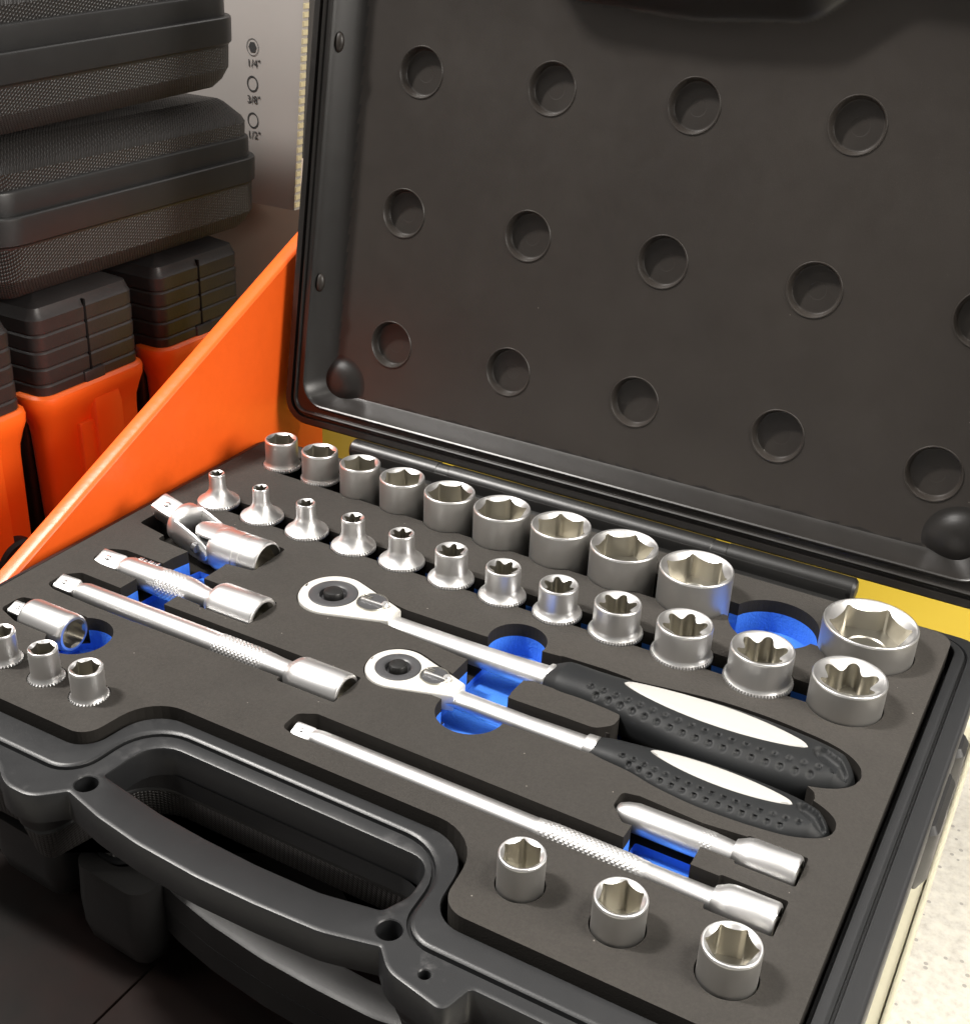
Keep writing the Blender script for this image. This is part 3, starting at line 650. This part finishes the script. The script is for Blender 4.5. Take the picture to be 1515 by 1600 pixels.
# ================================================================== RATCHETS
def ratchet(label, HS, GS, cy, hx, hr, dr, lx, lr, sx0, sx1, inl, slot, zg, hz, dims):
    o = (hx, cy, -8); root = empty('ratchet', o, label, 'ratchet', 'ratchets with black and white grips')
    sh = lambda p: (p[0] - o[0], p[1] - o[1], p[2] - o[2])
    P = wpoly(HS, cy)
    from_l = lambda g: [(x, y) for x, y in ngrow(P, g)]
    rings = [L3(from_l(-1), -8), L3(from_l(0), -7), L3(from_l(0), hz - 1.0), L3(from_l(-.35), hz - .3), L3(from_l(-1.0), hz)]
    loft('head', rings, 'headface', root, False, False, sh, 40)
    # flat face of the head with the seats of the disc and of the lever
    hfield('head_face', [[(from_l(-1.0), hz)], [(circ(hx, cy, dr, 48), hz), (circ(hx, cy, dr - .05, 48), hz - .8), 'open']], 'headface', root, sh)
    turned_z('ratchet_disc', [(dr - .1, hz - .9), (dr - .15, hz + .1), (dr - .7, hz + .35), (dr * .64, hz + .35), (dr * .56, hz - .2), (dr * .52, hz - 2.0), (dr * .2, hz - 2.6)], hx, cy, 'darksteel', root, sh)
    turned_z('quick_release_button', [(dr * .40, hz - 2.5), (dr * .40, hz + .9), (dr * .36, hz + 1.7), (dr * .28, hz + 2.0)], hx, cy, 'gloss', root, sh)
    turned_z('reversing_lever', [(lr, hz + .03), (lr, hz + .45), (lr - .2, hz + .7), (lr - .5, hz + .7), (lr - .7, hz + .35)], lx, cy + dims[2], 'bore', root, sh)
    # raised lever bar, thumb ridges and oval on the lever's dark field
    turned_z('lever_field', [(lr - .6, hz + .35), (lr - .7, hz + .5)], lx, cy + dims[2], 'darksteel', root, sh)
    yy = cy + dims[2]
    box('lever_bar', (lx - lr * .75, yy - 1.3, hz + .3), (lx + lr * .9, yy - .1, hz + 1.5), 'polish', root, .3, sh)
    for k in range(3): box('lever_ridge', (lx - lr * .82, yy + .4 + k * 1.15, hz + .4), (lx - lr * .25, yy + .8 + k * 1.15, hz + 1.0), 'bore', root, .12, sh)
    turned_z('lever_knob', [(1.7, hz + .3), (1.7, hz + 1.5), (1.3, hz + 2.0)], lx + lr * .9, yy + .6, 'polish', root, sh)
    # shaft and collar
    zc = -4.2
    rings = []
    for x, ry, rz in sx0:
        rings.append([(x - o[0], cy + dims[0] * min(1, max(0, (x - hx - 20) / 40)) + ry * cos(t) - o[1], zc + rz * sin(t) - o[2]) for t in [2 * pi * i / 40 for i in range(40)]])
    loft('shaft', rings, 'chrome', root, True, True)
    cs = cy + dims[0]
    turned('collar', sx1, 'polish', root, cs, zc + .4, org=o)
    # grip: a dense swept surface with pressed-in dimples
    x0, x1 = GS[0][0], GS[-1][0]; nx = int((x1 - x0) / .55); nn = 120
    xs = [x0 + (x1 - x0) * k / nx for k in range(nx + 1)]
    gx = [g[0] for g in GS]; gh = [g[1] for g in GS]
    def hw(x):
        # smooth interpolation
        import bisect
        i = max(0, min(len(gx) - 2, bisect.bisect_right(gx, x) - 1)); t = (x - gx[i]) / (gx[i + 1] - gx[i]); 
        m0 = (gh[i + 1] - gh[max(0, i - 1)]) / (gx[i + 1] - gx[max(0, i - 1)]); m1 = (gh[min(len(gx) - 1, i + 2)] - gh[i]) / (gx[min(len(gx) - 1, i + 2)] - gx[i])
        d = gx[i + 1] - gx[i]; t2, t3 = t * t, t * t * t
        return max(.05, (2 * t3 - 3 * t2 + 1) * gh[i] + (t3 - 2 * t2 + t) * m0 * d + (-2 * t3 + 3 * t2) * gh[i + 1] + (t3 - t2) * m1 * d)
    def hh(x): return min(zg[0], hw(x) * .92) * (1 if x < x1 - 8 else sqrt(max(.02, 1 - ((x - x1 + 8) / 8.2) ** 2)))
    def topz(x, yo):
        h = hw(x); q = max(0, 1 - abs(yo / h) ** 2.6); return zg[1] + hh(x) * q ** (1 / 2.6)
    V = []
    for x in xs:
        h, v = hw(x), hh(x)
        for i in range(nn):
            t = 2 * pi * i / nn; c, s = cos(t), sin(t); k = (abs(c) ** 2.6 + abs(s) ** 2.6) ** (-1 / 2.6)
            V.append([x, cs + h * c * k, zg[1] + v * s * k])
    A = np.array(V); ctr = A.copy(); ctr[:, 1] = cs; ctr[:, 2] = zg[1]
    rd = (A - ctr); rd /= np.maximum(1e-6, np.linalg.norm(rd, axis=1))[:, None]
    def press(cx_, cyy, r, dep, up=True):
        d = np.hypot(A[:, 0] - cx_, A[:, 1] - cyy); mk = (d < r) & (A[:, 2] > zg[1])
        A[mk] -= rd[mk] * (dep * np.minimum(1, 1.6 * (1 - (d[mk] / r) ** 2)))[:, None]
    base = A.copy()
    for row, (off, rr) in enumerate(dims[3]):
        x = dims[4][0] + (row % 2) * 3.6
        while x < dims[4][1] - row * 4:
            h = hw(x); yo = cs - h * off; 
            press(x, yo, rr, 1.1); x += dims[5]
    # hanging slot near the tail
    sxa, sxb, sya, syb, sr = slot
    u = np.clip(((A[:, 0] - sxa) * (sxb - sxa) + (A[:, 1] - sya) * (syb - sya)) / ((sxb - sxa) ** 2 + (syb - sya) ** 2), 0, 1)
    d = np.hypot(A[:, 0] - sxa - u * (sxb - sxa), A[:, 1] - sya - u * (syb - sya)); mk = (d < sr) & (A[:, 2] > zg[1])
    A[mk, 2] -= 3.0 * np.maximum(0, 1 - (d[mk] / sr) ** 4)
    F = []
    for k in range(nx):
        for i in range(nn): F.append((k * nn + i, k * nn + (i + 1) % nn, (k + 1) * nn + (i + 1) % nn, (k + 1) * nn + i))
    F = [f[::-1] for f in F]
    V = [tuple(v) for v in A]
    V.append((x0, cs, zg[1])); ci = len(V) - 1
    F += [(ci, (i + 1) % nn, i) for i in range(nn)]
    obj('grip', V, F, 'black', root, None, sh, 55)
    # inlay: lens shaped plate following the grip's surface
    xa, xb, ya, yb, bulge_u, bulge_d = inl
    nu, nv = 70, 10; V = []; F = []
    for k in range(nu + 1):
        q = k / nu; e = sin(pi * q) ** .62; x = xa + (xb - xa) * q; ym = ya + (yb - ya) * q
        for j in range(nv + 1):
            vv = -1 + 2 * j / nv; yv = ym + (vv * e * (bulge_u if vv > 0 else bulge_d))
            edge = min(1, (1 - abs(vv)) * 5, q * 30, (1 - q) * 30)
            V.append((x, yv, topz(x, yv - cs) + .05 + .65 * sqrt(max(0, edge))))
    for k in range(nu):
        for j in range(nv): F.append((k * (nv + 1) + j, (k + 1) * (nv + 1) + j, (k + 1) * (nv + 1) + j + 1, k * (nv + 1) + j + 1))
    obj('grip_inlay', V, F, 'inlay', root, None, sh, 60)
    return root
def ngrow(P, g):
    n = len(P); out = []
    for i in range(n):
        a, b, c = Vector(P[i - 1]), Vector(P[i]), Vector(P[(i + 1) % n])
        t = (c - a); t = t.normalized() if t.length > 1e-9 else Vector((1, 0)); out.append((b.x + t.y * g, b.y - t.x * g))
    return out
def turned_z(name, prof, x, y, mt, parent, xf, n=48):
    rings = [[(x + r * cos(2 * pi * i / n), y + r * sin(2 * pi * i / n), z) for i in range(n)] for r, z in prof]
    return loft(name, rings, mt, parent, False, True, xf, 35)
ratchet('larger ratchet, the rear of the two, its grip widest near the large star sockets', R1H, R1G, Y1, 130.5, 16.3, 11.6, 150.0, 7.4,
        [(160, 6.6, 3.6), (164, 5.2, 3.6), (175, 5.0, 4.0), (205, 5.3, 4.6), (228, 5.9, 5.2), (240, 6.3, 5.8), (246, 6.6, 6.0)], [(242, 6.4, 0), (242.5, 7.0, 0), (245.5, 7.2, 0), (246, 6.9, 0)],
        (275, 352.5, -108.5, -109.5, 9.3, 7.0), (358, 366.5, -109.5, -114.5, 3.4), (9.5, -4.5), 1.0, (-1.2, 0, 3.0, ((.50, 1.35), (.76, 1.35)), (264, 366), 5.6))
ratchet('smaller ratchet, the front of the two, lying over the round blue cutout', R2H, R2G, Y2, 187, 14, 9.9, 203.6, 6.3,
        [(213, 6.0, 3.4), (217, 4.8, 3.4), (226, 4.5, 3.8), (250, 4.6, 4.2), (264, 4.9, 4.6), (277, 5.2, 4.8)], [(275, 5.0, 0), (275.4, 5.7, 0), (279.5, 5.9, 0), (280, 5.4, 0)],
        (300.5, 356.5, -141.5, -142.6, 6.0, 5.2), (360.5, 367.5, -141.8, -145.6, 2.7), (7.6, -4.6), .6, (-1.4, 0, 2.4, ((.50, 1.05), (.76, 1.05)), (292, 362), 4.6))

# ================================================================== ORANGE BRACKET PANEL
def zt_(y): return -9.3 + .467 * (y + 172.5)
pts = [(-215, -60), (82, -60), (82, zt_(82)), (-215, zt_(-215))]
def orange_panel():
    V = []; F = []
    b = 1.6
    P = [Vector(p) for p in pts]
    f = lambda d: fillet([tuple(p) for p in P], 2, d, 4)
    rings = [[(x, y, z) for y, z in f(d)] for x, d in ((-24.5, -b), (-23.9, -.5), (-22.9, 0), (-16, 0), (-15, -.5), (-14.2, -b))]
    o = loft('side_panel', rings, 'orange', None, True, True, loc=(-17, -60, -60), mirror=False)
    return setp(o, 'bright orange triangular side panel with a thick sloping top edge left of the case', 'panel')
orange_panel()

# ================================================================== STACKED BLACK CASES AT LEFT
def stacked(z0, z1, x1, ya, yb, label, seam, rz=0):
    root = empty('stacked_case', (x1 - 150, (ya + yb) / 2, z0), label, 'tool case', 'closed black cases stacked at left', rz=rz)
    org = (x1 - 150, (ya + yb) / 2, z0)
    P = [(x1 - 300, ya), (x1, ya), (x1, yb), (x1 - 300, yb)]
    f = lambda d: fillet(P, 22, d, 9)
    sh = lambda p: tuple(p[i] - org[i] for i in range(3))
    h = z1 - z0
    S = seam
    loft('lower_half', [L3(f(d), z) for d, z in ((-22, z0), (-13, z0 + 1), (-7, z0 + 6), (-2.5, z0 + 13), (-1.5, S - 18), (-1.2, S - 17), (.6, S - 15.5), (1.2, S - 2.4), (1.0, S - 1.2), (.2, S - .6), (-.6, S - .5))], ['plainplastic', 'texplastic'], root, True, False, sh, 28, ringmat=[1, 1, 1, 1, 0, 0, 0, 0, 0, 0])
    loft('upper_half', [L3(f(d), z) for d, z in ((-.6, S - .5), (-2.6, S - .3), (-2.4, S + 10.5), (-2.8, S + 11.6), (-3.6, S + 12.2), (-4.6, S + 12.5), (-4.2, S + 21), (-6, S + 24), (-17, z1 - 2), (-21, z1))], ['plainplastic', 'texplastic'], root, False, True, sh, 28, ringmat=[0, 0, 0, 0, 0, 1, 1, 1, 1, 1])
    return root
stacked(78, 162, -110, -74, 156, 'lower of two closed black cases with dotted texture stacked at left', 127)
stacked(167, 255, -112, -74, 143, 'upper closed black case at the top left corner of the photo', 211).rotation_euler.x = radians(1.7)

# ================================================================== ORANGE AND BLACK UNITS UNDER THE STACK
def unit(ya, label, dial=False):
    x1 = -112; W_ = 82; org = (x1 - 60, ya + W_ / 2, -110)
    root = empty('power_tool_case', org, label, 'tool box', 'orange and black boxes in a row')
    sh = lambda p: tuple(p[i] - org[i] for i in range(3))
    P = [(x1 - 150, ya), (x1, ya), (x1, ya + W_), (x1 - 150, ya + W_)]
    f = lambda d, r=9: fillet(P, r, d, 4)
    rings = [L3(f(-3), 16)]
    z = 17; k = 0
    while z < 66:
        rings += [L3(f(-1.9), z), L3(f(-1.3), z + .9), L3(f(-1.0), z + 8.6), L3(f(-1.4), z + 9.2), L3(f(-1.9), z + 9.7)]; z += 10
    rings += [L3(f(-4), 72), L3(f(-14), 77)]
    loft('ribbed_top', rings, 'darkplastic', root, True, True, sh, 30)
    # vertical seam strip and the small clasp
    box('front_seam', (x1 - 4, ya + W_ * .47, 16), (x1 - .7, ya + W_ * .49, 70), 'void', root, .4, sh)
    box('clasp', (x1 - 3, ya + W_ * .40, 15), (x1 + .2, ya + W_ * .60, 27), 'darkplastic', root, 1.2, sh)
    box('rear_shell', (x1 - 150, ya + 4, -110), (x1 - 24, ya + W_ - 4, 17), 'darkplastic', root, 4, sh)
    P = [(x1 - 26, ya), (x1, ya), (x1, ya + W_), (x1 - 26, ya + W_)]
    rings = [L3(f(d, 10), z) for d, z in ((-6, -110), (-4, -60), (-3, -8), (-2.5, -2), (0, 6), (2.4, 12), (2.8, 17), (2.2, 19), (0, 20.5), (-3, 20.5))]
    loft('orange_shell', rings, 'orangeplastic', root, True, False, sh, 25)
    P = [(x1 - 150, ya + 5), (x1 - 26, ya + 5), (x1 - 26, ya + W_ - 5), (x1 - 150, ya + W_ - 5)]
    Q = [(x1 - 8, ya + W_ * .42), (x1 + 2.6, ya + W_ * .44), (x1 + 2.6, ya + W_ * .70), (x1 - 8, ya + W_ * .72)]
    loft('shell_rib', [L3(fillet(Q, 1, d, 2), z) for d, z in ((0, -110), (0, 3), (-1.2, 9))], 'orangeplastic', root, False, True, sh)
    box('shell_step', (x1 - 8, ya + W_ * .30, -110), (x1 + .4, ya + W_ * .44, -4), 'orangeplastic', root, 1, sh)
    if dial:
        rings = []
        for r, xx in ((17, x1 - 4), (17, x1 + 3), (15.5, x1 + 5), (10, x1 + 6)):
            rings.append([(xx, ya + W_ * .72 + r * cos(2 * pi * i / 36), -72 + r * sin(2 * pi * i / 36)) for i in range(36)])
        loft('dial', rings, 'black', root, False, True, sh)
        for k in range(5): box('dial_tick', (x1 + 5, ya + W_ * .72 + 3, -80 + k * 4.4), (x1 + 6.4, ya + W_ * .72 + 9, -79 + k * 4.4), 'inlay', root, .2, sh)
unit(-147, 'orange box with ribbed black top and a round black dial, at the left edge', True)
unit(-53, 'orange box with ribbed black top in the middle, between two others')
unit(46, 'orange and black ribbed box mostly hidden behind the orange panel')

# ================================================================== CARDBOARD DISPLAY
card = empty('printed_card', (-180, 180, 84), 'white printed corrugated card with small drive icons behind the stacked cases', 'card')
crd = lambda p: (p[0] + 180, p[1] - 180, p[2] - 84)
sk = lambda z: -107 + (z - 84) * .095
obj('card_front', [(-420, 180, 84), (sk(84), 180, 84), (sk(250), 180, 250), (-420, 180, 250), (-420, 186, 84), (sk(84), 186, 84), (sk(250), 186, 250), (-420, 186, 250)],
    [(0, 1, 2, 3), (7, 6, 5, 4), (0, 4, 5, 1), (3, 2, 6, 7), (1, 5, 6, 2), (0, 3, 7, 4)], 'card', card, None, crd, smooth=False)
V = []; F = []
z = 86
while z < 244:
    s = len(V); x = sk(z)
    for a, b_, c in ((x + .1, 179.6, 0), (x + 1.1, 180.2, .3), (x + 1.2, 184.5, .3), (x + .1, 186.2, 0)):
        V += [(a, b_, z + c), (a + .2, b_, z + 3.6 - c)]
    for k in range(3): F.append((s + 2 * k, s + 2 * k + 2, s + 2 * k + 3, s + 2 * k + 1))
    F += [(s, s + 6, s + 4, s + 2), (s + 1, s + 3, s + 5, s + 7)]
    z += 5.4
setp(obj('corrugated_edge', V, F, 'kraft', card, None, crd, smooth=False), kind='stuff')
def ringicon(x, z, ro, ri, name='printed_ring'):
    n = 40; V = []; F = []
    for i in range(n):
        t = 2 * pi * i / n; V += [(x + ro * cos(t), 179.8, z + ro * 1.12 * sin(t)), (x + ri * cos(t), 179.8, z + ri * 1.12 * sin(t))]
    for i in range(n):
        j = (i + 1) % n; F.append((2 * i, 2 * j, 2 * j + 1, 2 * i + 1))
    obj(name, V, F, 'ink', card, None, crd, smooth=False)
def disc(x, z, r, name='printed_dot', n=24):
    V = [(x + r * cos(2 * pi * i / n), 179.8, z + r * 1.1 * sin(2 * pi * i / n)) for i in range(n)]
    obj(name, V, [tuple(range(n))[::-1]][:1], 'ink', card, None, crd, smooth=False)
def text(body_, x, z, size, parent, mt, xf_rot=(pi / 2, 0, 0), y=179.7, name='printed_text', base=(-180, 180, 84), ext=.05):
    cu = bpy.data.curves.new(name, 'FONT'); cu.body = body_; cu.size = size * MM; cu.align_x = 'CENTER'; cu.extrude = ext * MM
    t = bpy.data.objects.new('tmp', cu); C.objects.link(t)
    dg = bpy.context.evaluated_depsgraph_get(); me = bpy.data.meshes.new_from_object(t.evaluated_get(dg)); bpy.data.objects.remove(t)
    me.materials.clear(); me.materials.append(M[mt])
    o = bpy.data.objects.new(name, me); C.objects.link(o); o.parent = parent; o.rotation_euler = xf_rot
    o.location = ((x - base[0]) * MM, (y - base[1]) * MM, (z - base[2]) * MM); return o
disc(-137, 188.5, 3.4, n=6); ringicon(-137, 188.5, 5.0, 4.6)
text('1/4"', -136.5, 176, 7, card, 'ink')
ringicon(-138.5, 165, 4.7, 3.7); text('3/8"', -138, 152.5, 7, card, 'ink')
ringicon(-139.5, 141, 4.7, 3.8); text('1/2"', -139, 129, 7, card, 'ink')
setp(box('carton', (-420, 192, -112), (-96, 330, 82), 'brown', None, 1.5, loc=(-258, 261, -112)), 'dim brown carton standing below and behind the printed card', 'carton')

# ================================================================== SHELF, TABLE, FLOOR
setp(box('shelf_board', (-95, 34, -66), (393, 330, -60), 'yellow', None, .6, loc=(185, 180, -66)), 'yellow shelf board behind the open case', 'shelf')
rail = empty('shelf_rail', (402, 0, -70), 'pale cream rail running along the right side of the case', 'rail')
rsh = lambda p: (p[0] - 402, p[1], p[2] + 70)
box('rail_top', (394, -420, -68), (404.5, 330, -60.5), 'cream', rail, 1.2, rsh)
box('rail_lip', (404.8, -420, -75), (407.0, 330, -59), 'cream', rail, .8, rsh)
def plane(name, x0, y0, x1, y1, z, mt):
    o = obj(name, [(x0, y0, z), (x1, y0, z), (x1, y1, z), (x0, y1, z)], [(0, 1, 2, 3)], mt, None, None, smooth=False, loc=((x0 + x1) / 2, (y0 + y1) / 2, z)); return setp(o, kind='structure')
t = bpy.data.objects.new('table_top', None); C.objects.link(t); t.location = (0, 0, -.112); setp(t, kind='structure')
tsh = lambda p: (p[0], p[1], p[2] + 112)
box('table_panel', (-620, -430, -118), (131, 400, -112), 'table', t, .7, tsh)
box('table_panel', (131.8, -430, -118), (393.5, 400, -112), 'table', t, .7, tsh)
plane('floor', -4000, -4000, 4000, 4000, -820, 'floor')
o = obj('wall', [(-1500, 420, -819), (-1500, 420, 300), (392, 420, 300), (392, 420, -819)], [(0, 3, 2, 1)], 'wall', None, None, smooth=False); o.location = (0, 0, 0); setp(o, kind='structure')
